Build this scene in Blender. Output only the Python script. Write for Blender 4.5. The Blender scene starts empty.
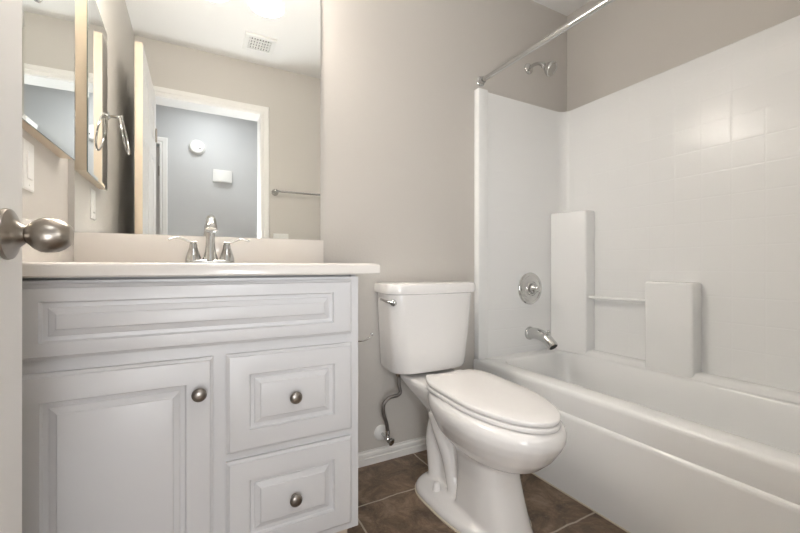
import bpy, bmesh, math
from math import sin, cos, pi, radians as R
from mathutils import Vector, Matrix

sc = bpy.context.scene
COL = sc.collection

# ---------------------------------------------------------------- camera
cam_d = bpy.data.cameras.new('camera')
cam_d.sensor_width = 36.0
cam_d.lens = 36.0 * 381.0 / 800.0
cam_d.clip_start = 0.01
cam = bpy.data.objects.new('camera', cam_d)
COL.objects.link(cam)
cam.location = (0, 0, 0.895)
cam.rotation_euler = (R(90), 0, R(-28.12))
sc.camera = cam

# ---------------------------------------------------------------- world, lights, exposure
w = bpy.data.worlds.new('world')
sc.world = w
w.use_nodes = True
w.node_tree.nodes['Background'].inputs[0].default_value = (0.80, 0.88, 1.0, 1)
w.node_tree.nodes['Background'].inputs[1].default_value = 0.3

def area(name, loc, target, size, power, color, shape='DISK', spread=180):
    d = bpy.data.lights.new(name, 'AREA')
    d.shape = shape
    d.size = size
    d.energy = power
    d.spread = R(spread)
    d.color = color
    o = bpy.data.objects.new(name, d)
    COL.objects.link(o)
    o.location = loc
    o.rotation_euler = (Vector(target) - Vector(loc)).to_track_quat('-Z', 'Y').to_euler()
    return o

area('doorway_light', (0.20, -0.06, 1.00), (0.85, 0.35, 1.75), 0.24, 7.4, (0.93, 0.965, 1.0))
area('hall_low_fill', (-0.05, -0.55, 0.60), (1.35, 0.85, 0.30), 0.62, 7.5, (0.98, 0.985, 1.0), 'SQUARE')  # added fill, unseen low in the hall, brightens the lower parts of the room
area('hall_ceiling_fill', (0.10, -0.42, 2.41), (0.10, -0.48, 0.0), 0.45, 5.4, (0.95, 0.975, 1.0))  # added unseen fill under the hall ceiling, lights the hall wall
VANITY_GLOW = 27.0

sc.view_settings.view_transform = 'Standard'
sc.view_settings.look = 'None'
sc.view_settings.gamma = 1.0
sc.view_settings.use_curve_mapping = False
sc.view_settings.exposure = 0.6

# ---------------------------------------------------------------- room dimensions
XL, XR = -0.366, 2.021
YB, YF = 1.591, 0.09
ZC = 2.442
WT = 0.160                    # wall thickness
HY = -0.95                    # far wall of the hall
DX0, DX1, DZ = -0.268, 0.444, 2.071     # doorway

# ---------------------------------------------------------------- materials
MATS = {}
def mat(name, color, rough=0.5, metal=0.0, coat=0.0, emit=0.0, emit_color=None, bump=None, spec=0.5):
    m = bpy.data.materials.new(name)
    m.use_nodes = True
    nt = m.node_tree
    b = nt.nodes['Principled BSDF']
    b.inputs['Base Color'].default_value = (*color, 1)
    b.inputs['Roughness'].default_value = rough
    b.inputs['Metallic'].default_value = metal
    b.inputs['Specular IOR Level'].default_value = spec
    b.inputs['Coat Weight'].default_value = coat
    b.inputs['Coat Roughness'].default_value = 0.05
    if emit:
        b.inputs['Emission Color'].default_value = (*(emit_color or color), 1)
        b.inputs['Emission Strength'].default_value = emit
    if bump:
        scale, strength, dist = bump
        tc = nt.nodes.new('ShaderNodeTexCoord')
        n = nt.nodes.new('ShaderNodeTexNoise')
        n.inputs['Scale'].default_value = scale
        n.inputs['Detail'].default_value = 3
        bp = nt.nodes.new('ShaderNodeBump')
        bp.inputs['Strength'].default_value = strength
        bp.inputs['Distance'].default_value = dist
        nt.links.new(tc.outputs['Object'], n.inputs['Vector'])
        nt.links.new(n.outputs['Fac'], bp.inputs['Height'])
        nt.links.new(bp.outputs['Normal'], b.inputs['Normal'])
    MATS[name] = m
    return m

WALL = mat('greige_wall_paint', (0.58, 0.55, 0.51), 0.6, bump=(110, 0.25, 0.002))
HALL = mat('hall_wall_paint', (0.55, 0.55, 0.55), 0.6, bump=(110, 0.25, 0.002))
CEIL = mat('ceiling_paint', (0.86, 0.845, 0.82), 0.7, bump=(90, 0.3, 0.002))
TRIM = mat('white_trim_paint', (0.82, 0.80, 0.77), 0.35)
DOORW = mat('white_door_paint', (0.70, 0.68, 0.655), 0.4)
CABW = mat('white_cabinet_paint', (0.655, 0.65, 0.655), 0.32)
CTOP = mat('cultured_marble', (0.74, 0.70, 0.655), 0.22, coat=0.3)
CHINA = mat('white_china', (0.86, 0.84, 0.82), 0.12, coat=0.5)
SEATP = mat('white_seat_plastic', (0.86, 0.835, 0.815), 0.25)
TUBW = mat('white_acrylic', (0.86, 0.86, 0.85), 0.18, spec=0.4)
CHROME = mat('polished_chrome', (0.62, 0.62, 0.61), 0.08, 1.0)
NICKEL = mat('satin_nickel', (0.36, 0.325, 0.285), 0.30, 1.0)
PEWTER = mat('dark_pewter', (0.30, 0.275, 0.25), 0.30, 1.0)
STEEL = mat('braided_steel', (0.27, 0.25, 0.235), 0.42, 1.0, bump=(900, 0.6, 0.002))
MIRR = mat('mirror_silver', (0.93, 0.95, 0.94), 0.0, 1.0)
BEVG = mat('mirror_bevel_edge', (0.26, 0.33, 0.30), 0.12, 0.7)
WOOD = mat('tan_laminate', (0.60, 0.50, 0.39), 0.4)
PLAST = mat('white_plastic', (0.82, 0.81, 0.78), 0.35)
DARK = mat('dark_gap', (0.03, 0.028, 0.026), 0.7)
GROUTW = mat('cream_caulk', (0.66, 0.60, 0.48), 0.6)
OPAL = mat('opal_glass_lit', (0.9, 0.88, 0.82), 0.3, emit=VANITY_GLOW, emit_color=(1.0, 0.93, 0.86))

def tile_floor():
    m = bpy.data.materials.new('brown_slate_tile')
    m.use_nodes = True
    nt = m.node_tree; L = nt.links; N = nt.nodes
    b = N['Principled BSDF']
    tc = N.new('ShaderNodeTexCoord')
    wob = N.new('ShaderNodeTexNoise'); wob.inputs['Scale'].default_value = 14; wob.inputs['Detail'].default_value = 3
    L.new(tc.outputs['Object'], wob.inputs['Vector'])
    vs = N.new('ShaderNodeVectorMath'); vs.operation = 'SUBTRACT'; vs.inputs[1].default_value = (0.5, 0.5, 0.5)
    L.new(wob.outputs['Color'], vs.inputs[0])
    vm = N.new('ShaderNodeVectorMath'); vm.operation = 'SCALE'; vm.inputs['Scale'].default_value = 0.012
    L.new(vs.outputs[0], vm.inputs[0])
    va = N.new('ShaderNodeVectorMath'); va.operation = 'ADD'
    L.new(tc.outputs['Object'], va.inputs[0]); L.new(vm.outputs[0], va.inputs[1])
    mp = N.new('ShaderNodeMapping'); mp.inputs['Location'].default_value = (-0.505, -0.888, 0)
    L.new(va.outputs[0], mp.inputs['Vector'])
    br = N.new('ShaderNodeTexBrick')
    br.offset = 0.0; br.squash = 1.0
    br.inputs['Scale'].default_value = 1.0
    br.inputs['Brick Width'].default_value = 0.412
    br.inputs['Row Height'].default_value = 0.438
    br.inputs['Mortar Size'].default_value = 0.0035
    br.inputs['Mortar Smooth'].default_value = 0.1
    br.inputs['Bias'].default_value = 0
    br.inputs['Color1'].default_value = (0.0, 0.0, 0.0, 1)
    br.inputs['Color2'].default_value = (1, 1, 1, 1)
    L.new(mp.outputs[0], br.inputs['Vector'])
    n1 = N.new('ShaderNodeTexNoise'); n1.inputs['Scale'].default_value = 10; n1.inputs['Detail'].default_value = 9; n1.inputs['Roughness'].default_value = 0.72; n1.inputs['Distortion'].default_value = 0.5
    L.new(tc.outputs['Object'], n1.inputs['Vector'])
    r1 = N.new('ShaderNodeValToRGB')
    e = r1.color_ramp.elements
    e[0].position = 0.36; e[0].color = (0.095, 0.064, 0.043, 1)
    e[1].position = 0.68; e[1].color = (0.36, 0.265, 0.185, 1)
    k = e.new(0.52); k.color = (0.205, 0.140, 0.092, 1)
    L.new(n1.outputs['Fac'], r1.inputs['Fac'])
    n2 = N.new('ShaderNodeTexNoise'); n2.inputs['Scale'].default_value = 55; n2.inputs['Detail'].default_value = 5
    L.new(tc.outputs['Object'], n2.inputs['Vector'])
    r2 = N.new('ShaderNodeValToRGB')
    r2.color_ramp.elements[0].position = 0.62; r2.color_ramp.elements[0].color = (0, 0, 0, 1)
    r2.color_ramp.elements[1].position = 0.78; r2.color_ramp.elements[1].color = (0.5, 0.5, 0.5, 1)
    L.new(n2.outputs['Fac'], r2.inputs['Fac'])
    mx0 = N.new('ShaderNodeMix'); mx0.data_type = 'RGBA'
    L.new(r2.outputs['Color'], mx0.inputs['Factor']); L.new(r1.outputs['Color'], mx0.inputs[6]); mx0.inputs[7].default_value = (0.38, 0.31, 0.23, 1)
    mx = N.new('ShaderNodeMix'); mx.data_type = 'RGBA'
    L.new(br.outputs['Fac'], mx.inputs['Factor']); L.new(mx0.outputs[2], mx.inputs[6]); mx.inputs[7].default_value = (0.52, 0.45, 0.36, 1)
    L.new(mx.outputs[2], b.inputs['Base Color'])
    b.inputs['Roughness'].default_value = 0.45
    mh = N.new('ShaderNodeMath'); mh.operation = 'MULTIPLY_ADD'; mh.inputs[1].default_value = -0.8
    L.new(br.outputs['Fac'], mh.inputs[0]); L.new(n1.outputs['Fac'], mh.inputs[2])
    bp = N.new('ShaderNodeBump'); bp.inputs['Strength'].default_value = 0.6; bp.inputs['Distance'].default_value = 0.006
    L.new(mh.outputs[0], bp.inputs['Height']); L.new(bp.outputs['Normal'], b.inputs['Normal'])
    return m
TILE = tile_floor()

def embossed():
    """white acrylic with a shallow 4 1/4 inch square grid moulded in (uses object Y/Z or X/Z)"""
    m = bpy.data.materials.new('embossed_acrylic')
    m.use_nodes = True
    nt = m.node_tree; L = nt.links; N = nt.nodes
    b = N['Principled BSDF']
    b.inputs['Base Color'].default_value = (0.86, 0.86, 0.85, 1)
    b.inputs['Roughness'].default_value = 0.2
    b.inputs['Coat Weight'].default_value = 0.0
    b.inputs['Specular IOR Level'].default_value = 0.22
    b.inputs['Coat Roughness'].default_value = 0.05
    tc = N.new('ShaderNodeTexCoord')
    sx = N.new('ShaderNodeSeparateXYZ'); L.new(tc.outputs['Object'], sx.inputs[0])
    def groove(sock, off):
        a = N.new('ShaderNodeMath'); a.operation = 'SUBTRACT'; a.inputs[1].default_value = off; L.new(sock, a.inputs[0])
        d = N.new('ShaderNodeMath'); d.operation = 'DIVIDE'; d.inputs[1].default_value = 0.107; L.new(a.outputs[0], d.inputs[0])
        f = N.new('ShaderNodeMath'); f.operation = 'FRACT'; L.new(d.outputs[0], f.inputs[0])
        c = N.new('ShaderNodeMath'); c.operation = 'SUBTRACT'; c.inputs[1].default_value = 0.5; L.new(f.outputs[0], c.inputs[0])
        ab = N.new('ShaderNodeMath'); ab.operation = 'ABSOLUTE'; L.new(c.outputs[0], ab.inputs[0])
        mr = N.new('ShaderNodeMapRange'); mr.interpolation_type = 'SMOOTHSTEP'
        mr.inputs['From Min'].default_value = 0.452; mr.inputs['From Max'].default_value = 0.497
        mr.inputs['To Min'].default_value = 1.0; mr.inputs['To Max'].default_value = 0.0
        L.new(ab.outputs[0], mr.inputs['Value'])
        return mr.outputs['Result']
    gy = groove(sx.outputs['Y'], 0.96); gz = groove(sx.outputs['Z'], 1.41)
    mn = N.new('ShaderNodeMath'); mn.operation = 'MINIMUM'; L.new(gy, mn.inputs[0]); L.new(gz, mn.inputs[1])
    nz = N.new('ShaderNodeTexNoise'); nz.inputs['Scale'].default_value = 9; nz.inputs['Detail'].default_value = 1
    L.new(tc.outputs['Object'], nz.inputs['Vector'])
    ad = N.new('ShaderNodeMath'); ad.operation = 'MULTIPLY_ADD'; ad.inputs[1].default_value = 2.2
    L.new(nz.outputs['Fac'], ad.inputs[0]); L.new(mn.outputs[0], ad.inputs[2])
    bp = N.new('ShaderNodeBump'); bp.inputs['Strength'].default_value = 0.5; bp.inputs['Distance'].default_value = 0.0006
    L.new(ad.outputs[0], bp.inputs['Height']); L.new(bp.outputs['Normal'], b.inputs['Normal'])
    L.new(bp.outputs['Normal'], b.inputs['Coat Normal'])
    return m
TUBT = embossed()

# ---------------------------------------------------------------- mesh helpers
def obj(name, bm, m, parent=None, smooth=None):
    """link the bmesh as ONE mesh object; smooth = auto smooth angle in degrees"""
    bmesh.ops.recalc_face_normals(bm, faces=bm.faces[:])
    me = bpy.data.meshes.new(name)
    bm.to_mesh(me); bm.free()
    me.materials.append(m)
    if smooth is not None:
        for p in me.polygons: p.use_smooth = True
        if smooth < 179: me.set_sharp_from_angle(angle=R(smooth))
    o = bpy.data.objects.new(name, me)
    COL.objects.link(o)
    if parent:
        o.parent = parent
        o.matrix_parent_inverse = Matrix.Translation(-Vector(parent.location)) if parent.type == 'EMPTY' else Matrix()
        if parent.type != 'EMPTY' and parent.parent:
            pass
    return o

def tag(o, label, cat, group=None):
    o['label'] = label; o['category'] = cat
    if group: o['group'] = group
    return o

def thing(name, label, cat, loc, group=None):
    o = bpy.data.objects.new(name, None)
    COL.objects.link(o)
    o.location = loc
    o.empty_display_size = 0.05
    return tag(o, label, cat, group)

def struct(name, bm, m, smooth=None, label=None, cat=None):
    o = obj(name, bm, m, None, smooth)
    o['kind'] = 'structure'
    if label: tag(o, label, cat)
    return o

def NB(): return bmesh.new()

def box(bm, x0, x1, y0, y1, z0, z1, bev=0.0, seg=2):
    r = bmesh.ops.create_cube(bm, size=1.0)
    vs = r['verts']
    for v in vs:
        v.co = Vector(((x0 + x1) / 2 + v.co.x * (x1 - x0), (y0 + y1) / 2 + v.co.y * (y1 - y0), (z0 + z1) / 2 + v.co.z * (z1 - z0)))
    if bev:
        es = list({e for v in vs for e in v.link_edges})
        bmesh.ops.bevel(bm, geom=es, offset=bev, segments=seg, profile=0.5, affect='EDGES')
    return bm

def loft(bm, rings, cap0=True, cap1=True, closed=True):
    """rings: list of lists of points, all the same length"""
    vr = [[bm.verts.new(p) for p in r] for r in rings]
    n = len(vr[0])
    for a, b in zip(vr, vr[1:]):
        for i in range(n if closed else n - 1):
            j = (i + 1) % n
            bm.faces.new((a[i], a[j], b[j], b[i]))
    if cap0: bm.faces.new(list(reversed(vr[0])))
    if cap1: bm.faces.new(vr[-1])
    return bm

def frame(axis):
    a = Vector(axis).normalized()
    u = a.orthogonal().normalized()
    return a, u, a.cross(u)

def lathe(bm, prof, origin=(0, 0, 0), axis=(0, 0, 1), n=32, cap0=True, cap1=True):
    """prof: (radius, distance along the axis)"""
    a, u, v = frame(axis)
    o = Vector(origin)
    rings = []
    for r, h in prof:
        r = max(r, 1e-4)
        rings.append([o + a * h + (u * cos(2 * pi * i / n) + v * sin(2 * pi * i / n)) * r for i in range(n)])
    return loft(bm, rings, cap0, cap1)

def spline(pts, per=8):
    P = [Vector(p) for p in pts]
    if len(P) < 3: return P
    P = [P[0] * 2 - P[1]] + P + [P[-1] * 2 - P[-2]]
    out = []
    for i in range(1, len(P) - 2):
        p0, p1, p2, p3 = P[i - 1:i + 3]
        for k in range(per):
            t = k / per
            out.append(0.5 * (2 * p1 + (p2 - p0) * t + (2 * p0 - 5 * p1 + 4 * p2 - p3) * t * t + (3 * p1 - p0 - 3 * p2 + p3) * t ** 3))
    out.append(P[-2])
    return out

def tube(bm, pts, rad, n=14, per=8, smooth_path=True, closed=False, flat=1.0):
    """rad: one radius or one per input point; flat squashes the section along the second axis"""
    if smooth_path and not closed:
        P = spline(pts, per)
        if isinstance(rad, (list, tuple)):
            rs = []
            for i in range(len(rad) - 1):
                for k in range(per): rs.append(rad[i] + (rad[i + 1] - rad[i]) * k / per)
            rs.append(rad[-1])
        else: rs = [rad] * len(P)
    else:
        P = [Vector(p) for p in pts]
        rs = list(rad) if isinstance(rad, (list, tuple)) else [rad] * len(P)
    m = len(P)
    T = []
    for i in range(m):
        if closed: t = P[(i + 1) % m] - P[i - 1]
        else: t = P[min(i + 1, m - 1)] - P[max(i - 1, 0)]
        T.append(t.normalized())
    u = T[0].orthogonal().normalized()
    if abs(T[0].z) < 0.9:
        u = Vector((0, 0, 1)).cross(T[0]).normalized()
    rings = []
    for i in range(m):
        u = (u - T[i] * u.dot(T[i])).normalized()
        v = T[i].cross(u)
        rings.append([P[i] + (u * cos(2 * pi * k / n) + v * sin(2 * pi * k / n) * flat) * rs[i] for k in range(n)])
    if closed:
        rings.append(rings[0])
        vr = [[bm.verts.new(p) for p in r] for r in rings[:-1]]
        for a in range(m):
            b = (a + 1) % m
            for i in range(n):
                j = (i + 1) % n
                bm.faces.new((vr[a][i], vr[a][j], vr[b][j], vr[b][i]))
        return bm
    return loft(bm, rings)

def nested_panel(bm, M, w, h, steps, thick):
    """board of size w x h in the local x/z plane, its face towards local -y;
    steps: (inset_x, inset_z, depth) going inwards from the outer edge; M places it"""
    rings = []
    def rect(ix, iz, d):
        return [M @ Vector(p) for p in ((ix, d, iz), (w - ix, d, iz), (w - ix, d, h - iz), (ix, d, h - iz))]
    rings.append(rect(0, 0, thick))
    for s in steps: rings.append(rect(*s))
    return loft(bm, rings)

# ================================================================= THE SETTING
b = NB(); box(b, XL - WT, XR + WT, YF - WT, YB + WT, -0.05, 0.0)
struct('floor', b, TILE)
b = NB(); box(b, -2.0, 2.4, HY - WT, YF - WT - 0.0005, -0.05, 0.0)
struct('floor_hall', b, TILE)
b = NB(); box(b, XL - WT, XR + WT, YF - WT, YB + WT, ZC, ZC + 0.05)
struct('ceiling', b, CEIL)
b = NB(); box(b, -2.0, 2.4, HY - WT, YF - WT - 0.0005, ZC, ZC + 0.05)
struct('ceiling_hall', b, CEIL)
b = NB(); box(b, XL - WT, XR + WT, YB, YB + WT, 0, ZC)
struct('wall_back', b, WALL)
b = NB(); box(b, XL - WT, XL, YF, YB, 0, ZC)
struct('wall_left', b, WALL)
b = NB(); box(b, XR, XR + WT, YF, YB, 0, ZC)
struct('wall_right', b, WALL)
b = NB()
box(b, XL - WT, DX0, YF - WT, YF, 0, ZC)
box(b, DX1, XR + WT, YF - WT, YF, 0, ZC)
box(b, DX0, DX1, YF - WT, YF, DZ, ZC)
struct('wall_front', b, WALL)
# the hall seen in the mirror: far wall with a doorway at its left, end walls
HX0, HX1 = -0.985, -0.285
b = NB()
box(b, HX1, 2.4, HY - WT, HY, 0, ZC)
box(b, -2.0, HX0, HY - WT, HY, 0, ZC)
box(b, HX0, HX1, HY - WT, HY, 2.03, ZC)
struct('wall_hall', b, HALL)
b = NB(); box(b, -2.0 - WT, -2.0, HY, YF - WT, 0, ZC); struct('wall_hall_left', b, HALL)
b = NB(); box(b, 2.4, 2.4 + WT, HY, YF - WT, 0, ZC); struct('wall_hall_right', b, HALL)
b = NB()
box(b, -2.0, XL - WT - 0.0005, YF - WT - 0.02, YF - WT, 0, ZC)
box(b, XR + WT + 0.0005, 2.4, YF - WT - 0.02, YF - WT, 0, ZC)
struct('wall_hall_front', b, HALL)

# doorway lining and casings
def casing(x0, x1, ztop, y, face, wdt=0.057, th=0.016):
    """moulded casing round an opening; face = +1 / -1 is the side it looks to"""
    b = NB()
    prof = [(0.0, 0.0), (0.0, 0.010), (0.006, 0.012), (0.020, 0.012), (0.026, th), (wdt - 0.006, th), (wdt, th - 0.004), (wdt, 0.0)]
    def ring(fn): return [Vector(fn(a, d)) for a, d in prof]
    loft(b, [ring(lambda a, d: (x0 - a, y + face * d, 0.0)), ring(lambda a, d: (x0 - a, y + face * d, ztop + a)),
             ring(lambda a, d: (x1 + a, y + face * d, ztop + a)), ring(lambda a, d: (x1 + a, y + face * d, 0.0))])
    return b
b = NB()
J = 0.012
box(b, DX0, DX0 + J, YF - WT, YF, 0, DZ); box(b, DX1 - J, DX1, YF - WT, YF, 0, DZ); box(b, DX0, DX1, YF - WT, YF, DZ - J, DZ)
struct('trim_1', b, TRIM)
struct('trim_2', casing(DX0 + 0.006, DX1 - 0.006, DZ - 0.006, YF, 1), TRIM, 30)
struct('trim_3', casing(DX0 + 0.006, DX1 - 0.006, DZ - 0.006, YF - WT, -1), TRIM, 30)
struct('trim_4', casing(HX0 + 0.012, HX1 - 0.012, 2.018, HY, 1, 0.062), TRIM, 30)
b = NB()
box(b, HX0, HX0 + J, HY - WT, HY, 0, 2.03); box(b, HX1 - J, HX1, HY - WT, HY, 0, 2.03); box(b, HX0, HX1, HY - WT, HY, 2.03 - J, 2.03)
struct('trim_5', b, TRIM)

def base_prof(x0, x1, y, face, h=0.063):
    prof = [(0, 0), (0.011, 0), (0.011, h * 0.45), (0.0085, h * 0.50), (0.0085, h * 0.60), (0.0105, h * 0.65), (0.009, h * 0.80), (0.004, h * 0.88), (0.004, h), (0, h)]
    b = NB()
    loft(b, [[Vector((x, y + face * d, z)) for d, z in prof] for x in (x0, x1)])
    return b
struct('baseboard_back', base_prof(0.430, 1.2915, YB, -1), TRIM, 30)
struct('baseboard_front', base_prof(DX1 + 0.056, 1.2915, YF, 1), TRIM, 30)
struct('baseboard_hall', base_prof(HX1 + 0.055, 2.39, HY, 1, 0.083), TRIM, 30)

# ---------------------------------------------------------------- doors
PST = lambda m, d: None
def six_panel(bm, M, w, h, th):
    """a moulded panel door: flat slab built as a grid of rails plus six sunk, raised panels, both faces"""
    st, mid = 0.105, 0.09
    cols = [(st, (w - mid) / 2), ((w + mid) / 2, w - st)]
    rows = [(0.22, 0.86), (1.00, 1.58), (1.70, h - 0.115)]
    xs = sorted({0, w, *[v for c in cols for v in c]})
    zs = sorted({0, h, *[v for r in rows for v in r]})
    for side in (0, 1):
        yf = 0.0 if side == 0 else th
        s = 1 if side == 0 else -1
        for i in range(len(xs) - 1):
            for k in range(len(zs) - 1):
                x0, x1, z0, z1 = xs[i], xs[i + 1], zs[k], zs[k + 1]
                if (x0, x1) in cols and (z0, z1) in rows:
                    rings = []
                    for ins, d in ((0, 0), (0.007, 0.007), (0.022, 0.007), (0.040, 0.002)):
                        rings.append([M @ Vector(p) for p in ((x0 + ins, yf + s * d, z0 + ins), (x1 - ins, yf + s * d, z0 + ins), (x1 - ins, yf + s * d, z1 - ins), (x0 + ins, yf + s * d, z1 - ins))])
                    loft(bm, rings, False, True)
                else:
                    bm.faces.new([bm.verts.new(M @ Vector(p)) for p in ((x0, yf, z0), (x1, yf, z0), (x1, yf, z1), (x0, yf, z1))])
    ring0 = [M @ Vector(p) for p in ((0, 0, 0), (w, 0, 0), (w, 0, h), (0, 0, h))]
    ring1 = [M @ Vector(p) for p in ((0, th, 0), (w, th, 0), (w, th, h), (0, th, h))]
    loft(bm, [ring0, ring1], False, False)
    bmesh.ops.remove_doubles(bm, verts=bm.verts[:], dist=0.0003)
    return bm
# the open bathroom door: its room face at x = -0.2437, latch edge at y = 0.815
DFX, DLY = -0.2437, 0.815
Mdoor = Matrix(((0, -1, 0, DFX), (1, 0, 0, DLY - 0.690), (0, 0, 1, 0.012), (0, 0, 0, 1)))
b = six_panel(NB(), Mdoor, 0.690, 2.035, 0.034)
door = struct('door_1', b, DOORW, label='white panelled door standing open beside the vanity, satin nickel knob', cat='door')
KY, KZ = DLY - 0.060, 0.942
for s, fx in ((1, DFX), (-1, DFX - 0.034)):
    ax = (s, 0, 0)
    k = obj('door_knob', lathe(NB(), [(0.037, 0), (0.0375, 0.003), (0.0365, 0.006), (0.032, 0.0085), (0.025, 0.0110), (0.0195, 0.0145), (0.0160, 0.0185), (0.0130, 0.0225)], (fx, KY, KZ), ax, 40), NICKEL, door, 40)
    if s > 0:
        prof = [(0.0115, 0.0215), (0.0125, 0.0235), (0.0165, 0.027), (0.0215, 0.032), (0.0250, 0.038), (0.0265, 0.045), (0.0262, 0.052), (0.0245, 0.060), (0.0205, 0.068), (0.0150, 0.0735), (0.0135, 0.0745), (0.0115, 0.0750), (0.0001, 0.0750)]
    else:
        prof = [(0.0115, 0.0215), (0.0200, 0.030), (0.0265, 0.040), (0.0255, 0.052), (0.0180, 0.060), (0.0001, 0.062)]
    obj('knob', lathe(NB(), prof, (fx, KY, KZ), ax, 40), NICKEL, k, 40)
b = NB(); box(b, DFX - 0.029, DFX - 0.005, DLY - 0.001, DLY + 0.001, KZ - 0.028, KZ + 0.028, 0.0006, 1)
obj('latch_plate', b, NICKEL, door)
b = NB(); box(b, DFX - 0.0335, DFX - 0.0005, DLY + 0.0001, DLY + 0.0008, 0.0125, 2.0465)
obj('tan_edge', b, WOOD, door)  # thin tan strip covering the latch edge
for z in (0.25, 1.0, 1.78):
    b = NB(); lathe(b, [(0.006, -0.045), (0.006, 0.045)], (DFX + 0.004, DLY - 0.694, z), (0, 0, 1), 14)
    obj('hinge', b, NICKEL, door, 40)
# the closed hall door
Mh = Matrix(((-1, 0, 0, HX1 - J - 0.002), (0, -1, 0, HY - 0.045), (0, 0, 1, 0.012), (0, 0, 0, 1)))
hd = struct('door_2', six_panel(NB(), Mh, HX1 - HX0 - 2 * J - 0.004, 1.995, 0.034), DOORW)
for z in (0.25, 1.05, 1.78):
    b = NB(); lathe(b, [(0.006, -0.045), (0.006, 0.045)], (HX1 - J - 0.006, HY - 0.040, z), (0, 0, 1), 12)
    obj('hinge', b, NICKEL, hd, 40)

# ================================================================= BATHTUB AND SURROUND
TX0, TX1 = 1.281, XR - 0.002        # apron face, wall
TY0, TY1 = YF + 0.002, YB - 0.002
RZ = 0.41
def rrect(x0, x1, y0, y1, r, z, n=8):
    """rounded rectangle, counter-clockwise"""
    pts = []
    for cx, cy, a0 in ((x1 - r, y1 - r, 0), (x0 + r, y1 - r, 90), (x0 + r, y0 + r, 180), (x1 - r, y0 + r, 270)):
        for k in range(n + 1):
            a = R(a0 + 90 * k / n)
            pts.append(Vector((cx + r * cos(a), cy + r * sin(a), z)))
    return pts

tub = thing('bathtub', 'white alcove bathtub with a plain apron beside the toilet', 'bathtub', (1.65, 0.84, 0))
b = NB()
secs = [(0.000, 0.000), (0.000, 0.300), (0.002, 0.310), (0.006, 0.3155), (0.0105, 0.318), (0.0065, 0.400)]
rings = []
def outer(dx, z): return rrect(TX0 + dx, TX1, TY0, TY1, 0.004, z)
rings.append(outer(0.0, 0.0)); rings.append(outer(0.0, 0.296)); rings.append(outer(0.001, 0.306)); rings.append(outer(0.0045, 0.3125)); rings.append(outer(0.0085, 0.3155))
rings.append(outer(0.0075, 0.33)); rings.append(outer(0.0045, 0.388)); rings.append(outer(0.006, 0.400)); rings.append(outer(0.011, 0.4075)); rings.append(outer(0.018, RZ))
def inner(x0, x1, y0, y1, r, z): return rrect(x0, x1, y0, y1, r, z)
rings.append(inner(1.372, 1.885, 0.175, 1.502, 0.085, RZ))
rings.append(inner(1.380, 1.878, 0.182, 1.496, 0.084, RZ - 0.003))
rings.append(inner(1.386, 1.872, 0.190, 1.490, 0.082, RZ - 0.012))
rings.append(inner(1.396, 1.862, 0.215, 1.478, 0.09, 0.30))
rings.append(inner(1.420, 1.838, 0.280, 1.455, 0.11, 0.14))
rings.append(inner(1.440, 1.820, 0.330, 1.435, 0.12, 0.095))
rings.append(inner(1.480, 1.780, 0.380, 1.395, 0.12, 0.078))
loft(b, rings)
obj('tub_shell', b, TUBW, tub, 40)
b = NB(); lathe(b, [(0.037, 0), (0.037, 0.006), (0.032, 0.011), (0.008, 0.012), (0.0001, 0.012)], (1.63, 1.470, 0.245), (0, -1, 0.12), 30)
obj('overflow_cover', b, CHROME, tub, 40)
b = NB(); lathe(b, [(0.034, 0), (0.034, 0.003), (0.024, 0.005), (0.022, 0.001), (0.0001, 0.001)], (1.63, 1.33, 0.078), (0, 0, 1), 30)
obj('drain', b, CHROME, tub, 40)
b = NB(); box(b, TX0 - 0.004, TX0 + 0.002, TY0 + 0.02, TY1 - 0.015, 0.0, 0.005, 0.0015, 1)
obj('caulk_line', b, GROUTW, tub)

sur = thing('tub_surround', 'white moulded tub surround with square grid, two shelf columns and bar', 'surround', (1.95, 0.84, 0.41))
SZ0, SZ1 = RZ, 1.822
PX, PYB, PYF = 1.957, 1.566, 0.115      # wall panel planes
# one moulded sheet: U shaped plan, with coved corners
def arc(cx, cy, r, a0, a1, n=8): return [(cx + r * cos(R(a0 + (a1 - a0) * k / n)), cy + r * sin(R(a0 + (a1 - a0) * k / n))) for k in range(n + 1)]
RC = 0.055
inner_path = [(1.357, PYB), (1.6, PYB)] + arc(PX - RC, PYB - RC, RC, 90, 0) + [(PX, 0.9)] + arc(PX - RC, PYF + RC, RC, 0, -90) + [(1.357, PYF)]
outer_path = []
for (x, y) in inner_path:
    ox, oy = x, y
    if y >= PYB - 1e-6: oy = YB - 0.001
    elif y <= PYF + 1e-6: oy = YF + 0.001
    outer_path.append((ox, oy))
b = NB()
n = len(inner_path)
vin0 = [b.verts.new((x, y, SZ0)) for x, y in inner_path]; vin1 = [b.verts.new((x, y, SZ1 - 0.006)) for x, y in inner_path]
# top flange turns back to the plaster
def back(x, y, d):
    # push towards the nearest wall planes by d (0..1)
    tx = XR - 0.001; ty1 = YB - 0.001; ty0 = YF + 0.001
    fx = 0.0
    wy = 0.0
    X, Y = x, y
    if x > PX - RC: X = x + (tx - PX) * d * min(1, (x - (PX - RC)) / RC)
    if y > PYB - RC: Y = y + (ty1 - PYB) * d * min(1, (y - (PYB - RC)) / RC)
    if y < PYF + RC: Y = y + (ty0 - PYF) * d * min(1, ((PYF + RC) - y) / RC)
    return X, Y
vin2 = [b.verts.new((*back(x, y, 0.08), SZ1)) for x, y in inner_path]
vin3 = [b.verts.new((*back(x, y, 1.0), SZ1)) for x, y in inner_path]
vin4 = [b.verts.new((*back(x, y, 1.0), SZ0)) for x, y in inner_path]
for A, B_ in ((vin0, vin1), (vin1, vin2), (vin2, vin3), (vin3, vin4), (vin4, vin0)):
    for i in range(n - 1): b.faces.new((A[i], A[i + 1], B_[i + 1], B_[i]))
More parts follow.
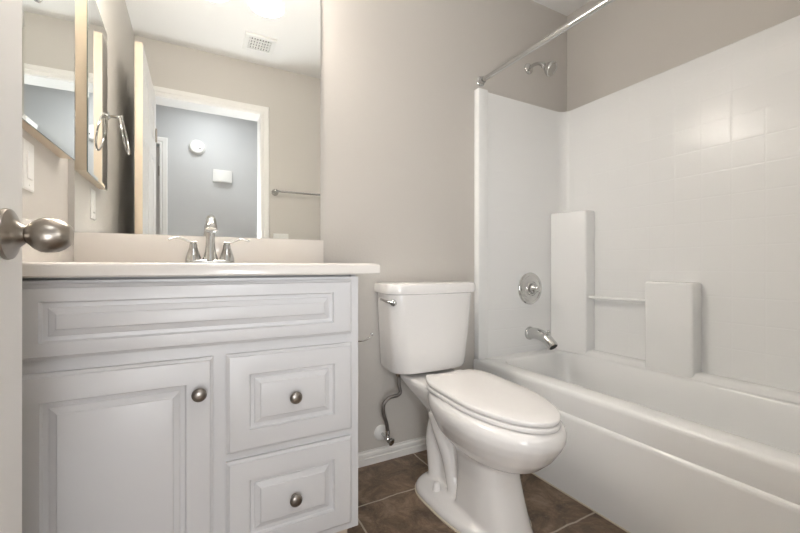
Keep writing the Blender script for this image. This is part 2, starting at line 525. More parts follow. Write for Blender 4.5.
for e in (0, n - 1): b.faces.new((vin0[e], vin1[e], vin2[e], vin3[e], vin4[e]))
obj('wall_panel', b, TUBT, sur, 35)
# raised front flanges of the two end panels
for (ya, yb) in ((YB - 0.038, YB - 0.001), (YF + 0.001, YF + 0.038)):
    b = NB(); box(b, 1.293, 1.357, ya, yb, SZ0, SZ1 + 0.004, 0.004, 2)
    obj('end_flange', b, TUBW, sur, 40)
def column(bm, ya, yb, xa, xb, ztop):
    """shelf column: front from (xa, ya) to (xb, yb), back on the wall panel"""
    outl = [(PX - 0.001, ya), (xa, ya), (xb, yb), (PX - 0.001, yb)]
    rings = [[Vector((x, y, z)) for x, y in outl] for z in (SZ0 + 0.001, ztop)]
    loft(bm, rings)
    es = [e for e in bm.edges if not (abs(e.verts[0].co.x - (PX - 0.001)) < 1e-5 and abs(e.verts[1].co.x - (PX - 0.001)) < 1e-5) and not (e.verts[0].co.z < SZ0 + .01 and e.verts[1].co.z < SZ0 + .01)]
    bmesh.ops.bevel(bm, geom=es, offset=0.010, segments=4, profile=0.5, affect='EDGES')
    return bm
obj('shelf_column', column(NB(), PYB - 0.001, 1.362, 1.838, 1.884, 1.207), TUBW, sur, 50)
obj('shelf_column', column(NB(), 1.051, 0.851, 1.880, 1.880, 0.824), TUBW, sur, 50)
b = NB()
loft(b, [[Vector((x, y, z)) for x, z in ((1.877, RZ + 0.0005), (1.892, RZ + 0.016), (1.905, RZ + 0.0225), (PX - 0.001, RZ + 0.0225), (PX - 0.001, RZ + 0.0005))] for y in (PYF + 0.06, PYB - 0.002)])
obj('base_ledge', b, TUBW, sur, 40)
b = NB(); tube(b, [(1.915, 1.364, 0.727), (1.915, 1.047, 0.727)], 0.0085, 16, smooth_path=False)
obj('bar', b, TUBW, sur, 60)

# ---------------------------------------------------------------- shower fittings
EP = PYB
t = thing('tub_valve', 'round chrome shower control valve on the tub end wall, above the spout', 'valve', (1.675, EP, 0.77))
obj('escutcheon', lathe(NB(), [(0.090, 0), (0.0905, 0.004), (0.087, 0.009), (0.080, 0.012), (0.074, 0.0115), (0.071, 0.009), (0.045, 0.0125), (0.040, 0.016), (0.036, 0.022)], (1.675, EP, 0.77), (0, -1, 0), 48), CHROME, t, 35)
b = NB(); lathe(b, [(0.030, 0.020), (0.029, 0.034), (0.024, 0.044), (0.020, 0.050), (0.0195, 0.066), (0.015, 0.072), (0.0001, 0.073)], (1.675, EP, 0.77), (0, -1, 0), 32)
hk = obj('handle', b, CHROME, t, 35)
b = NB(); tube(b, [(1.675, EP - 0.060, 0.77), (1.658, EP - 0.063, 0.765), (1.640, EP - 0.062, 0.760)], [0.009, 0.008, 0.006], 12)
obj('lever', b, CHROME, hk, 60)

t = thing('tub_spout', 'curved chrome bath spout with pull-up diverter low on the end wall', 'spout', (1.675, EP, 0.512))
sx = 1.672
b = NB()
lathe(b, [(0.037, 0), (0.0375, 0.006), (0.034, 0.013), (0.028, 0.018)], (sx, EP, 0.517), (0, -1, 0), 32)
tube(b, [(sx, EP - 0.004, 0.517), (sx, EP - 0.055, 0.522), (sx, EP - 0.11, 0.508), (sx, EP - 0.150, 0.482), (sx, EP - 0.166, 0.467)], [0.031, 0.031, 0.0295, 0.028, 0.027], 24)
obj('spout_body', b, CHROME, t, 45)
b = NB(); tube(b, [(sx, EP - 0.1676, 0.4655), (sx, EP - 0.1669, 0.4662)], 0.021, 20, smooth_path=False)
obj('outlet', b, DARK, t)
b = NB(); lathe(b, [(0.0035, 0), (0.0035, 0.016), (0.0075, 0.018), (0.0085, 0.024), (0.006, 0.028), (0.0001, 0.029)], (sx, EP - 0.128, 0.522), (0, -0.25, 1), 16)
obj('diverter_knob', b, CHROME, t, 40)

t = thing('wall_shower', 'chrome shower head on a short curved arm high on the end wall', 'shower head', (1.69, YB, 2.038))
obj('wall_flange', lathe(NB(), [(0.031, 0), (0.031, 0.004), (0.027, 0.010), (0.016, 0.016), (0.011, 0.017)], (1.69, YB, 2.035), (0, -1, 0), 28), CHROME, t, 40)
b = NB(); tube(b, [(1.69, YB - 0.002, 2.035), (1.69, YB - 0.040, 2.040), (1.69, YB - 0.078, 2.030), (1.69, YB - 0.108, 2.006)], 0.0095, 14)
obj('shower_arm', b, CHROME, t, 60)
hd_o = Vector((1.69, YB - 0.102, 2.012)); ha = Vector((0.22, -0.74, -0.64))
obj('shower_rose', lathe(NB(), [(0.012, 0), (0.016, 0.004), (0.016, 0.014), (0.012, 0.019), (0.013, 0.023), (0.022, 0.030), (0.031, 0.044), (0.037, 0.058), (0.0395, 0.066), (0.038, 0.072), (0.033, 0.074), (0.030, 0.0715), (0.010, 0.0715), (0.0001, 0.0725)], hd_o, ha, 36), CHROME, t, 35)

t = thing('shower_curtain_rod', 'straight chrome shower curtain rod above the tub edge', 'curtain rod', (1.337, YB, 1.882))
b = NB(); tube(b, [(1.337, YF + 0.012, 1.862), (1.337, 0.80, 1.8715)], 0.0142, 24, smooth_path=False)
tube(b, [(1.337, 0.79, 1.8714), (1.337, YB - 0.012, 1.882)], 0.0125, 24, smooth_path=False)
obj('rod', b, CHROME, t, 50)
for y, s, rz in ((YB - 0.0005, -1, 1.882), (YF + 0.0005, 1, 1.862)):
    obj('end_flange', lathe(NB(), [(0.026, 0), (0.026, 0.004), (0.022, 0.008), (0.018, 0.010), (0.0175, 0.026), (0.013, 0.027)], (1.337, y, rz), (0, s, 0), 28), CHROME, t, 35)

# ================================================================= TOILET
TC = 0.918
def P3(x, d, z): return Vector((TC + x, YB - d, z))
def egg(hw, dr, dc, df, z, n=48, pr=2.6, pf=2.1):
    """plan outline: widest (half width hw) at dc, blunt rear at dr, rounder nose at df (all measured from the wall)"""
    pts = []
    for k in range(n):
        a = 2 * pi * k / n
        c, s = cos(a), sin(a)
        p = pf if s > 0 else pr
        x = hw * math.copysign(abs(c) ** (2 / p), c)
        y = math.copysign(abs(s) ** (2 / p), s)
        d = dc + (df - dc) * y if y > 0 else dc + (dc - dr) * y
        pts.append(P3(x, d, z))
    return pts
toilet = thing('toilet', 'white two-piece toilet with lid down between vanity and bathtub', 'toilet', (TC, YB - 0.45, 0))
b = NB()
# bowl; its rim falls slightly towards the front
def tip(ring, k=0.036):
    for p in ring: p.z -= k * ((YB - p.y) - 0.575) * min(1, max(0, (p.z - 0.22) / 0.16))
    return ring
loft(b, [tip(r) for r in (egg(0.055, 0.40, 0.55, 0.645, 0.226), egg(0.088, 0.38, 0.555, 0.705, 0.238), egg(0.122, 0.36, 0.56, 0.755, 0.264), egg(0.149, 0.33, 0.56, 0.792, 0.300),
         egg(0.166, 0.31, 0.56, 0.818, 0.340), egg(0.174, 0.290, 0.56, 0.832, 0.368), egg(0.174, 0.285, 0.56, 0.834, 0.390), egg(0.167, 0.285, 0.56, 0.830, 0.405), egg(0.152, 0.30, 0.56, 0.818, 0.4150))])
# deck under the tank
loft(b, [egg(0.060, 0.27, 0.36, 0.46, 0.270, pr=4, pf=4), egg(0.095, 0.20, 0.32, 0.47, 0.325, pr=4, pf=4), egg(0.118, 0.12, 0.28, 0.47, 0.370, pr=5, pf=4), egg(0.126, 0.06, 0.25, 0.47, 0.402, pr=6, pf=4), egg(0.126, 0.05, 0.25, 0.47, 0.418, pr=6, pf=4), egg(0.120, 0.055, 0.25, 0.46, 0.425, pr=6, pf=4)])
# pedestal column
loft(b, [egg(0.106, 0.452, 0.54, 0.716, 0.0, pr=6, pf=2.6), egg(0.100, 0.455, 0.54, 0.700, 0.03, pr=6, pf=2.6), egg(0.095, 0.460, 0.54, 0.676, 0.10, pr=6, pf=2.5), egg(0.091, 0.455, 0.54, 0.655, 0.17, pr=5, pf=2.4), egg(0.092, 0.44, 0.54, 0.648, 0.225, pr=4, pf=2.4), egg(0.104, 0.42, 0.54, 0.66, 0.262, pr=4)])
# foot plate
loft(b, [egg(0.158, 0.205, 0.36, 0.68, 0.0, pr=2.6, pf=2.8), egg(0.157, 0.207, 0.36, 0.68, 0.018, pr=2.6, pf=2.8), egg(0.146, 0.22, 0.36, 0.67, 0.030, pr=2.6, pf=2.8), egg(0.10, 0.24, 0.36, 0.66, 0.040, pr=2.6, pf=2.8)])
# trapway web and the S-shaped trap showing on each side
loft(b, [egg(0.055, 0.27, 0.36, 0.60, 0.02, pr=4, pf=4), egg(0.050, 0.26, 0.36, 0.60, 0.12, pr=4, pf=4), egg(0.055, 0.22, 0.36, 0.60, 0.24, pr=4, pf=4), egg(0.08, 0.18, 0.36, 0.60, 0.33, pr=4, pf=4)])
for s in (-1, 1):
    tube(b, [P3(s * 0.056, 0.42, 0.27), P3(s * 0.056, 0.36, 0.285), P3(s * 0.052, 0.30, 0.265), P3(s * 0.048, 0.275, 0.20), P3(s * 0.046, 0.275, 0.12), P3(s * 0.046, 0.280, 0.06), P3(s * 0.046, 0.285, 0.02)],
         [0.034, 0.037, 0.039, 0.040, 0.038, 0.036, 0.038], 16)
    tube(b, [P3(s * 0.050, 0.43, 0.03), P3(s * 0.052, 0.40, 0.10), P3(s * 0.060, 0.385, 0.17), P3(s * 0.075, 0.36, 0.25), P3(s * 0.09, 0.34, 0.33)], [0.036, 0.031, 0.031, 0.033, 0.034], 14)
body = obj('bowl', b, CHINA, toilet, 180)
md = body.modifiers.new('fuse', 'REMESH'); md.mode = 'VOXEL'; md.voxel_size = 0.0055; md.use_smooth_shade = True
md = body.modifiers.new('soften', 'SMOOTH'); md.factor = 0.5; md.iterations = 11
b = NB()
loft(b, [egg(0.1605, 0.202, 0.36, 0.682, 0.0, pr=2.6, pf=2.8), egg(0.1605, 0.202, 0.36, 0.682, 0.004, pr=2.6, pf=2.8), egg(0.157, 0.205, 0.36, 0.68, 0.006, pr=2.6, pf=2.8)])
obj('caulk_line', b, GROUTW, toilet)
for s in (-1, 1):
    obj('bolt_cap', lathe(NB(), [(0.0165, 0.0), (0.0165, 0.010), (0.014, 0.024), (0.011, 0.031), (0.006, 0.034), (0.0001, 0.0345)], P3(s * 0.103, 0.366, 0.032), (0, 0, 1), 20), SEATP, toilet, 50)
# seat and lid
def slab(bm, off, z0, z1, r, dome=0.0):
    E = lambda o, z: [Vector((p.x, p.y, p.z - 0.036 * ((YB - p.y) - 0.57))) for p in egg(0.150 + off + o, 0.301 - off - o, 0.548, 0.824 + off + o, z, 64, pr=5.0, pf=1.93)]
    loft(bm, [E(-r, z0), E(-r * 0.3, z0 + r * 0.3), E(0, z0 + r), E(0, z1 - r), E(-r * 0.3, z1 - r * 0.3), E(-r, z1), E(-0.06, z1 + dome)])
    return bm
obj('seat', slab(NB(), 0.001, 0.4175, 0.4325, 0.004), SEATP, toilet, 60)
obj('seat_lid', slab(NB(), 0.0, 0.4355, 0.452, 0.005, 0.002), SEATP, toilet, 60)
for s in (-1, 1):
    b = NB(); box(b, TC + s * 0.07 - 0.02, TC + s * 0.07 + 0.02, YB - 0.30, YB - 0.262, 0.418, 0.452, 0.006, 3)
    obj('seat_hinge', b, SEATP, toilet, 40)
# tank: D-shaped plan, narrowing downwards
def tank_ring(hwm, hwr, dr, df, z, n=14, rc=0.055, bow=0.022):
    pts = []
    # right rear -> right front corner -> bowed front -> left
    side = [(hwr, dr), (hwr + (hwm - hwr) * 0.6, dr + (df - dr) * 0.35), (hwm, dr + (df - dr) * 0.62)]
    cx, cd = hwm - rc, df - bow - rc * 0.85
    corner = [(cx + rc * cos(R(a)), cd + rc * 0.85 * sin(R(a)) + bow * (1 - ((cx + rc * cos(R(a))) / hwm) ** 2) * (sin(R(a)))) for a in (0, 18, 36, 54, 72, 90)]
    front = []
    for k in range(1, 8):
        x = cx * (1 - k / 8)
        front.append((x, df - bow + bow * (1 - (x / hwm) ** 2)))
    half = side[:2] + corner + front
    full = half + [(0, df)] + [(-x, d) for x, d in reversed(half)]
    return [P3(x, d, z) for x, d in full]
b = NB()
loft(b, [tank_ring(0.165, 0.155, 0.028, 0.195, 0.438), tank_ring(0.183, 0.172, 0.020, 0.212, 0.443), tank_ring(0.188, 0.176, 0.016, 0.217, 0.455), tank_ring(0.203, 0.184, 0.014, 0.226, 0.62), tank_ring(0.214, 0.190, 0.012, 0.232, 0.778)])
obj('tank', b, CHINA, toilet, 35)
b = NB()
loft(b, [tank_ring(0.216, 0.194, 0.012, 0.234, 0.777), tank_ring(0.226, 0.202, 0.006, 0.244, 0.781), tank_ring(0.228, 0.204, 0.005, 0.246, 0.790), tank_ring(0.228, 0.204, 0.005, 0.246, 0.810), tank_ring(0.224, 0.200, 0.008, 0.242, 0.820), tank_ring(0.212, 0.19, 0.02, 0.23, 0.8245)])
obj('tank_lid', b, CHINA, toilet, 40)
fl = obj('flush_lever', lathe(NB(), [(0.0145, -0.004), (0.0145, 0.005), (0.012, 0.009), (0.008, 0.011), (0.0001, 0.012)], P3(-0.199, 0.190, 0.745), (-0.86, -0.5, 0), 24), CHROME, toilet, 40)
b = NB(); tube(b, [P3(-0.208, 0.195, 0.745), P3(-0.220, 0.178, 0.749), P3(-0.226, 0.150, 0.754), P3(-0.226, 0.125, 0.757)], [0.0075, 0.006, 0.0055, 0.0065], 12)
obj('lever', b, CHROME, fl, 60)

t = thing('water_supply_valve', 'toilet shut-off valve with round cream wall plate and braided hose', 'valve', (0.751, YB, 0.128))
obj('wall_plate', lathe(NB(), [(0.036, 0), (0.036, 0.003), (0.031, 0.009), (0.020, 0.013), (0.012, 0.014)], (0.751, YB, 0.130), (0, -1, 0), 28), PLAST, t, 40)
b = NB(); lathe(b, [(0.0075, 0.0), (0.0075, 0.05), (0.012, 0.052), (0.012, 0.082), (0.008, 0.085)], (0.751, YB - 0.004, 0.128), (0, -1, 0), 18)
lathe(b, [(0.009, 0), (0.009, 0.022), (0.011, 0.024), (0.011, 0.036), (0.006, 0.038)], (0.751, YB - 0.068, 0.128), (0, 0, 1), 16)
obj('valve_body', b, CHROME, t, 40)
b = NB(); lathe(b, [(0.006, 0), (0.006, 0.008), (0.017, 0.010), (0.017, 0.018), (0.012, 0.021), (0.0001, 0.021)], (0.751, YB - 0.085, 0.128), (0.25, -1, -0.2), 8)
obj('valve_handle', b, CHROME, t, 30)
b = NB(); tube(b, [(0.751, YB - 0.068, 0.160), (0.742, YB - 0.075, 0.200), (0.722, YB - 0.085, 0.255), (0.724, YB - 0.09, 0.297), (0.752, YB - 0.09, 0.318), (0.790, YB - 0.09, 0.322), (0.8035, YB - 0.09, 0.335), (0.797, YB - 0.09, 0.365), (0.795, YB - 0.09, 0.412)], 0.008, 12, 8)
obj('supply_hose', b, STEEL, t, 60)
b = NB(); lathe(b, [(0.010, 0), (0.012, 0.004), (0.016, 0.018), (0.016, 0.032), (0.012, 0.036)], (0.795, YB - 0.09, 0.404), (0, 0, 1), 10)
obj('coupling_nut', b, PEWTER, t, 30)

# ================================================================= VANITY
CX0, CX1 = XL + 0.002, 0.428
CYF = 1.068                    # face frame front
FACE = 1.050                   # door and drawer faces
van = thing('vanity_cabinet', 'white raised-panel vanity cabinet with a knobbed door and two knobbed drawers', 'cabinet', (0.03, 1.33, 0))
b = NB()
box(b, CX1 - 0.016, CX1, CYF + 0.0182, YB - 0.002, 0.119, 0.8718)
box(b, CX0, CX0 + 0.016, CYF + 0.0182, YB - 0.002, 0.0, 0.8718)
box(b, CX0 + 0.016, CX1 - 0.016, CYF + 0.030, CYF + 0.050, 0.80, 0.8718)
box(b, CX0 + 0.016, CX1 - 0.016, CYF + 0.0005, YB - 0.002, 0.119, 0.135)
box(b, CX0 + 0.016, CX1 - 0.016, YB - 0.010, YB - 0.002, 0.135, 0.860)
obj('carcass', b, CABW, van)
b = NB(); box(b, CX0 + 0.016, CX1 - 0.014, CYF + 0.055, CYF + 0.070, 0, 0.119)
box(b, CX1 - 0.029, CX1 - 0.014, CYF + 0.070, YB - 0.002, 0, 0.119)
obj('toe_kick', b, WOOD, van)
b = NB()
xs = [(CX0, -0.330), (0.018, 0.082), (0.388, CX1)]
for x0, x1 in xs: box(b, x0, x1, CYF - 0.0005, CYF + 0.018, 0.119, 0.865)
for z0, z1 in ((0.119, 0.158), (0.655, 0.715), (0.840, 0.865)): box(b, -0.330, 0.388, CYF, CYF + 0.018, z0, z1)
box(b, 0.082, 0.388, CYF, CYF + 0.018, 0.385, 0.432)
obj('face_frame', b, CABW, van)

def raised(x0, x1, z0, z1, fx, fz):
    th = CYF - FACE
    M = Matrix.Translation((x0, FACE, z0))
    st = [(0, 0, 0.008), (0.002, 0.002, 0.0065), (0.006, 0.006, 0.0045), (0.008, 0.008, 0.0005), (0.010, 0.010, 0.0),
          (fx, fz, 0.0), (fx + 0.001, fz + 0.001, 0.0045), (fx + 0.004, fz + 0.004, 0.0085), (fx + 0.013, fz + 0.013, 0.0095), (fx + 0.0145, fz + 0.0145, 0.0065), (fx + 0.025, fz + 0.025, 0.0028), (fx + 0.0262, fz + 0.0262, 0.0022), (fx + 0.0285, fz + 0.0285, -0.0004), (fx + 0.030, fz + 0.030, -0.0008)]
    return nested_panel(NB(), M, x1 - x0, z1 - z0, st, th - 0.0006)
obj('false_drawer_front', raised(-0.346, 0.404, 0.698, 0.857, 0.057, 0.036), CABW, van, 20)
KN = [(0.016, 0.0), (0.0085, 0.001), (0.0062, 0.004), (0.0062, 0.011), (0.0095, 0.015), (0.0155, 0.0185), (0.0168, 0.022), (0.0158, 0.0255), (0.0115, 0.0285), (0.006, 0.0300), (0.0001, 0.0303)]
KN[0] = (0.0085, 0.0)
def knob(parent, x, z):
    k = obj('knob', lathe(NB(), KN, (x, FACE - 0.0003, z), (0, -1, 0), 28), PEWTER, parent, 40)
    return k
d = obj('door', raised(-0.346, 0.037, 0.142, 0.670, 0.058, 0.060), CABW, van, 20); knob(d, 0.006, 0.588)
d = obj('drawer', raised(0.066, 0.404, 0.418, 0.671, 0.055, 0.054), CABW, van, 20); knob(d, 0.235, 0.5445)
d = obj('drawer', raised(0.066, 0.404, 0.142, 0.3975, 0.055, 0.054), CABW, van, 20); knob(d, 0.235, 0.270)

# worktop with a moulded oval bowl
TZ = 0.9040
ct = thing('vanity_countertop', 'cream moulded countertop with backsplash on the white vanity', 'countertop', (0.06, 1.31, 0.866))
X0, X1, Y0, Y1 = XL + 0.001, 0.483, 1.030, YB - 0.001
SXc, SYc = 0.042, 1.275
b = NB()
def rect_ring(n, z, ins=0.0):
    pts = []
    per = n // 4
    cs = [(X1 - ins, Y1 - ins), (X0 + ins, Y1 - ins), (X0 + ins, Y0 + ins), (X1 - ins, Y0 + ins)]
    for i in range(4):
        a, c = cs[i - 1], cs[i]
        for k in range(per):
            f = k / per
            pts.append(Vector((a[0] + (c[0] - a[0]) * f, a[1] + (c[1] - a[1]) * f, z)))
    return pts
n = 80
def ell(a_, b_, z):
    ref = rect_ring(n, z)
    pts = []
    for p in ref:
        th = math.atan2((p.y - SYc) / (Y1 - Y0), (p.x - SXc) / (X1 - X0))
        pts.append(Vector((SXc + a_ * cos(th), SYc + b_ * sin(th), z)))
    return pts
loft(b, [ell(0.205, 0.155, TZ - 0.032), rect_ring(n, TZ - 0.032, 0.004), rect_ring(n, TZ - 0.028), rect_ring(n, TZ - 0.008), rect_ring(n, TZ - 0.003, 0.0025), rect_ring(n, TZ, 0.008), ell(0.212, 0.160, TZ), ell(0.203, 0.152, TZ - 0.004), ell(0.188, 0.140, TZ - 0.032),
         ell(0.160, 0.118, TZ - 0.08), ell(0.11, 0.08, TZ - 0.118), ell(0.03, 0.03, TZ - 0.128)], False, True)
obj('worktop', b, CTOP, ct, 40)
b = NB(); box(b, X0, 0.474, YB - 0.020, YB - 0.001, TZ + 0.0003, 1.0055, 0.002, 2)
obj('backsplash', b, CTOP, ct, 40)
b = NB(); box(b, X0, X0 + 0.019, Y0 + 0.006, YB - 0.0203, TZ + 0.0003, 1.0055, 0.002, 2)
obj('side_splash', b, CTOP, ct, 40)
obj('drain', lathe(NB(), [(0.022, 0), (0.022, 0.003), (0.016, 0.006), (0.0001, 0.007)], (SXc, SYc, TZ - 0.128), (0, 0, 1), 24), CHROME, ct, 40)

# faucet
FY = 1.478
FX = 0.043
fa = thing('bathroom_faucet', 'chrome two-handle faucet at the back of the countertop below the mirror', 'faucet', (FX, FY, TZ))
b = NB()
def pill(hx, hy, z, r=None, n=10):
    r = r or hy
    return rrect(FX - hx, FX + hx, FY - hy, FY + hy, r * 0.98, z, n)
loft(b, [pill(0.078, 0.028, TZ + 0.0004), pill(0.078, 0.028, TZ + 0.006), pill(0.074, 0.0245, TZ + 0.012), pill(0.062, 0.018, TZ + 0.016)])
obj('base_plate', b, CHROME, fa, 40)
b = NB()
lathe(b, [(0.026, 0.010), (0.0245, 0.022), (0.019, 0.040), (0.0155, 0.066), (0.0145, 0.095), (0.0150, 0.118), (0.0160, 0.130)], (FX, FY, TZ), (0, 0, 1), 28)
tube(b, [(FX, FY, TZ + 0.112), (FX, FY - 0.008, TZ + 0.142), (FX, FY - 0.038, TZ + 0.153), (FX, FY - 0.078, TZ + 0.143), (FX, FY - 0.103, TZ + 0.122), (FX, FY - 0.110, TZ + 0.108)], [0.0150, 0.0155, 0.0150, 0.0150, 0.0165, 0.0180], 24)
obj('spout', b, CHROME, fa, 50)
b = NB(); lathe(b, [(0.003, 0), (0.003, 0.05), (0.006, 0.052), (0.006, 0.060), (0.0001, 0.062)], (FX, FY + 0.022, TZ + 0.014), (0, 0, 1), 12)
obj('lift_rod', b, CHROME, fa, 40)
for s in (-1, 1):
    hx = FX + s * 0.052
    h = obj('handle', lathe(NB(), [(0.0255, 0.010), (0.0245, 0.020), (0.0205, 0.034), (0.0150, 0.050), (0.0125, 0.060), (0.0130, 0.064), (0.0095, 0.071), (0.0001, 0.073)], (hx, FY, TZ), (0, 0, 1), 26), CHROME, fa, 40)
    b = NB(); tube(b, [(hx - s * 0.010, FY, TZ + 0.075), (hx + s * 0.008, FY - 0.002, TZ + 0.074), (hx + s * 0.030, FY - 0.006, TZ + 0.083), (hx + s * 0.052, FY - 0.010, TZ + 0.088), (hx + s * 0.074, FY - 0.014, TZ + 0.080)], [0.0055, 0.007, 0.0065, 0.0075, 0.006], 14, flat=0.55)
    obj('lever', b, CHROME, h, 60)

# ================================================================= MIRROR, MEDICINE CABINET, VANITY LIGHT
mir = thing('wall_mirror', 'large frameless mirror on the wall above the vanity backsplash', 'mirror', (0.058, YB, 1.008))
b = NB(); box(b, -0.348, 0.464, YB - 0.0065, YB - 0.0005, 1.0075, 2.075)
obj('glass', b, MIRR, mir)

med = thing('medicine_cabinet', 'small mirrored tan cabinet hanging high on the left wall above the light switch', 'cabinet', (XL, 1.35, 1.22))
MZ0, MZ1 = 1.222, 1.890
MA, MB = Vector((-0.3367, 1.126, MZ0)), Vector((-0.3282, 1.507, MZ0))     # near and far ends of the mirror face
md_ = (MB - MA).normalized(); mn_ = Vector((md_.y, -md_.x, 0)); mw_ = (MB - MA).length
b = NB()
pa, pb = MA - mn_ * 0.0045 + md_ * 0.003, MB - mn_ * 0.0045 - md_ * 0.003
loft(b, [[Vector((XL + 0.0005, pa.y, z)), Vector((pa.x, pa.y, z)), Vector((pb.x, pb.y, z)), Vector((XL + 0.0005, pb.y, z))] for z in (MZ0 + 0.002, MZ1 - 0.002)])
obj('cabinet_box', b, WOOD, med)
Mm = Matrix(((md_.x, -mn_.x, 0, MA.x), (md_.y, -mn_.y, 0, MA.y), (0, 0, 1, MZ0), (0, 0, 0, 1)))
b = nested_panel(NB(), Mm, mw_, MZ1 - MZ0, [(0, 0, 0.0012), (0.011, 0.011, 0.0)], 0.0042)
mdoor = obj('mirror_door', b, MIRR, med)
mdoor.data.materials.append(BEVG)
for p in mdoor.data.polygons:
    if abs(p.normal.x) < 0.5: p.material_index = 1

vl = thing('vanity_light', 'three-shade vanity light glowing above the large wall mirror', 'lamp', (0.058, YB, 2.15))
b = NB(); box(b, -0.24, 0.356, YB - 0.028, YB - 0.0005, 2.150, 2.250, 0.008, 3)
obj('back_plate', b, NICKEL, vl, 40)
for lx in (-0.155, 0.053, 0.261):
    b = NB(); tube(b, [(lx, YB - 0.026, 2.200), (lx, YB - 0.06, 2.210), (lx, YB - 0.092, 2.190), (lx, YB - 0.095, 2.130)], 0.009, 12)
    lathe(b, [(0.020, 0), (0.026, 0.01), (0.026, 0.03), (0.010, 0.035)], (lx, YB - 0.095, 2.107), (0, 0, 1), 20)
    arm = obj('arm', b, NICKEL, vl, 50)
    prof = [(0.024, 0.0), (0.030, -0.014), (0.040, -0.040), (0.050, -0.075), (0.060, -0.105), (0.069, -0.125), (0.065, -0.126), (0.056, -0.104), (0.030, -0.060), (0.0001, -0.05)]
    obj('shade', lathe(NB(), prof, (lx, YB - 0.095, 2.109), (0, 0, 1), 32), OPAL, arm, 60)

# ================================================================= SMALL FITTINGS
def plate(name, label, cat, M, w, h, kids):
    """wall plate; M maps local (x right, z up, -y out of the wall)"""
    t = thing(name, label, cat, M @ Vector((0, 0, 0)))
    obj('cover_plate', nested_panel(NB(), M @ Matrix.Translation((-w / 2, 0, -h / 2)), w, h, [(0, 0, -0.002), (0.003, 0.003, -0.0045), (0.006, 0.006, -0.005)], -0.0004), PLAST, t)
    for cx in kids:
        p = obj('rocker', nested_panel(NB(), M @ Matrix.Translation((cx - 0.0165, 0, -0.0335)), 0.033, 0.067, [(0, 0, -0.0062), (0.002, 0.002, -0.0078)], -0.0045), PLAST, t)
        for z in (-0.0475, 0.0475):
            b = lathe(NB(), [(0.003, 0.0048), (0.003, 0.0058), (0.0001, 0.006)], M @ Vector((cx, 0, z)), M.to_3x3() @ Vector((0, -1, 0)), 10)
            obj('screw', b, PLAST, t)
    return t
# left wall: faces +x
ML = Matrix(((0, -1, 0, XL), (1, 0, 0, 1.252), (0, 0, 1, 1.142), (0, 0, 0, 1)))
plate('light_switch', 'white single rocker switch on the left wall below the medicine cabinet', 'switch', ML, 0.070, 0.120, [0.0])
# front wall, right of the doorway (seen in the mirror): faces +y
MF = Matrix(((-1, 0, 0, 0.585), (0, -1, 0, YF), (0, 0, 1, 1.095), (0, 0, 0, 1)))
plate('light_switch', 'cream double rocker switch by the doorway, low in the big mirror', 'switch', MF, 0.116, 0.116, [-0.023, 0.023])

t = thing('towel_ring', 'chrome towel ring on the left wall, reflected in the mirror', 'towel ring', (XL, 0.992, 1.588))
b = NB(); lathe(b, [(0.022, 0.0005), (0.022, 0.004), (0.016, 0.012), (0.008, 0.018), (0.0075, 0.050), (0.011, 0.053), (0.011, 0.062), (0.0001, 0.064)], (XL, 0.992, 1.588), (1, 0, 0), 24)
obj('post', b, CHROME, t, 40)
rr = 0.080
b = NB(); tube(b, [(XL + 0.0565 + 0.17 * rr * (1 - cos(2 * pi * k / 48)), 0.992 + rr * sin(2 * pi * k / 48), 1.586 - rr + rr * cos(2 * pi * k / 48)) for k in range(48)], 0.0042, 10, smooth_path=False, closed=True)
obj('ring', b, CHROME, t, 60)

t = thing('toilet_paper_holder', 'small chrome toilet paper hook on the right side of the vanity', 'toilet paper holder', (CX1, 1.2, 0.65))
b = NB(); lathe(b, [(0.020, 0.0003), (0.020, 0.004), (0.012, 0.010), (0.005, 0.014)], (CX1, 1.20, 0.652), (1, 0, 0), 22)
obj('mount', b, CHROME, t, 40)
b = NB(); tube(b, [(CX1 + 0.010, 1.20, 0.652), (CX1 + 0.040, 1.20, 0.645), (CX1 + 0.070, 1.20, 0.643), (CX1 + 0.092, 1.20, 0.650), (CX1 + 0.102, 1.20, 0.660)], [0.004, 0.0035, 0.003, 0.003, 0.003], 10)
lathe(b, [(0.003, -0.002), (0.0055, 0.001), (0.0055, 0.005), (0.0001, 0.008)], (CX1 + 0.102, 1.20, 0.660), (0.6, 0, 1), 12)
obj('hook', b, CHROME, t, 60)

t = thing('towel_bar', 'chrome towel bar on the wall beside the doorway, seen in the mirror', 'towel bar', (0.83, YF, 1.47))
b = NB(); tube(b, [(0.54, YF + 0.062, 1.472), (1.15, YF + 0.062, 1.472)], 0.0075, 14, smooth_path=False)
obj('rod', b, CHROME, t, 60)
for x in (0.54, 1.15):
    obj('post', lathe(NB(), [(0.026, 0.0004), (0.026, 0.005), (0.020, 0.014), (0.012, 0.022), (0.010, 0.045), (0.013, 0.050), (0.014, 0.066), (0.010, 0.075), (0.0001, 0.077)], (x, YF, 1.472), (0, 1, 0), 24), CHROME, t, 40)

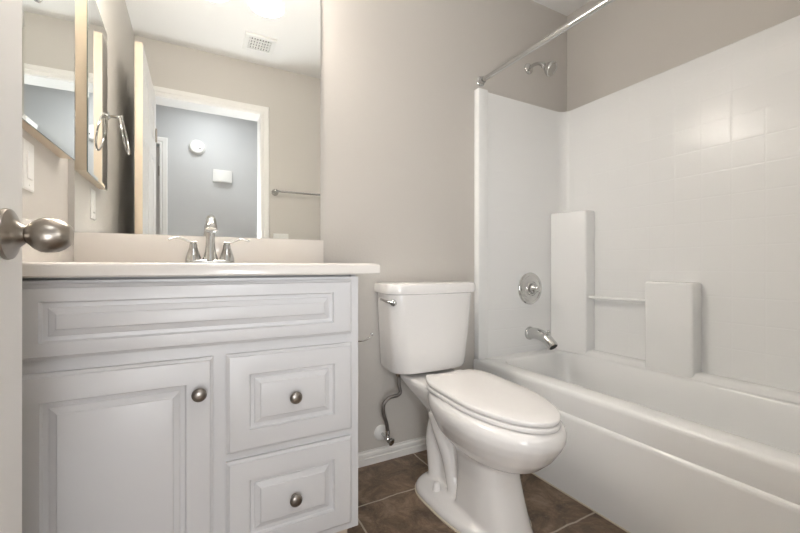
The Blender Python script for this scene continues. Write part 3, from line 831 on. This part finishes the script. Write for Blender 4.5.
t = thing('ceiling_vent', 'white square exhaust fan grille on the ceiling, seen in the mirror', 'vent', (0.385, 0.40, ZC))
vx0, vx1, vy0, vy1 = 0.285, 0.485, 0.285, 0.485
b = NB()
box(b, vx0, vx1, vy0, vy0 + 0.03, ZC - 0.016, ZC - 0.0005, 0.003, 2); box(b, vx0, vx1, vy1 - 0.03, vy1, ZC - 0.016, ZC - 0.0005, 0.003, 2)
box(b, vx0, vx0 + 0.03, vy0 + 0.03, vy1 - 0.03, ZC - 0.016, ZC - 0.0005); box(b, vx1 - 0.03, vx1, vy0 + 0.03, vy1 - 0.03, ZC - 0.016, ZC - 0.0005)
obj('frame', b, PLAST, t, 40)
b = NB(); box(b, vx0 + 0.03, vx1 - 0.03, vy0 + 0.03, vy1 - 0.03, ZC - 0.003, ZC - 0.0005)
obj('backing', b, DARK, t)
b = NB()
for k in range(8):
    x = vx0 + 0.03 + 0.14 * (k + 0.5) / 8
    box(b, x - 0.0045, x + 0.0045, vy0 + 0.03, vy1 - 0.03, ZC - 0.014, ZC - 0.004)
for k in (1, 2, 3):
    y = vy0 + 0.03 + 0.14 * k / 4
    box(b, vx0 + 0.03, vx1 - 0.03, y - 0.004, y + 0.004, ZC - 0.015, ZC - 0.005)
obj('grille', b, PLAST, t)

t = thing('smoke_detector', 'round white smoke detector on the hall wall, above the chime in the mirror', 'smoke detector', (0.005, HY, 2.03))
obj('base', lathe(NB(), [(0.070, 0.0005), (0.070, 0.012), (0.066, 0.014)], (0.005, HY, 2.03), (0, 1, 0), 36), PLAST, t, 40)
obj('cover', lathe(NB(), [(0.066, 0.014), (0.064, 0.030), (0.056, 0.040), (0.040, 0.0425), (0.039, 0.0415), (0.034, 0.0415), (0.033, 0.0435), (0.0001, 0.044)], (0.005, HY, 2.03), (0, 1, 0), 36), PLAST, t, 30)
b = NB(); lathe(b, [(0.006, 0.043), (0.006, 0.0452), (0.0001, 0.0455)], (0.030, HY, 2.012), (0, 1, 0), 12)
obj('test_button', b, DARK, t)
t = thing('door_chime', 'white rectangular door chime box on the hall wall, seen in the mirror', 'door chime', (0.224, HY, 1.775))
b = NB()
hw = 0.085
pts = [(-hw, 0.0005), (-hw, 0.030)] + [(-hw + 2 * hw * k / 10, 0.030 + 0.018 * (1 - (2 * k / 10 - 1) ** 2)) for k in range(1, 10)] + [(hw, 0.030), (hw, 0.0005)]
loft(b, [[Vector((0.224 + x, HY + y, z)) for x, y in pts] for z in (1.722, 1.828)])
obj('cover', b, PLAST, t, 30)
for z in (1.716, 1.8284):
    b = NB(); box(b, 0.224 - hw + 0.004, 0.224 + hw - 0.004, HY + 0.0005, HY + 0.034, z, z + 0.0056)
    obj('end_plate', b, CEIL, t)
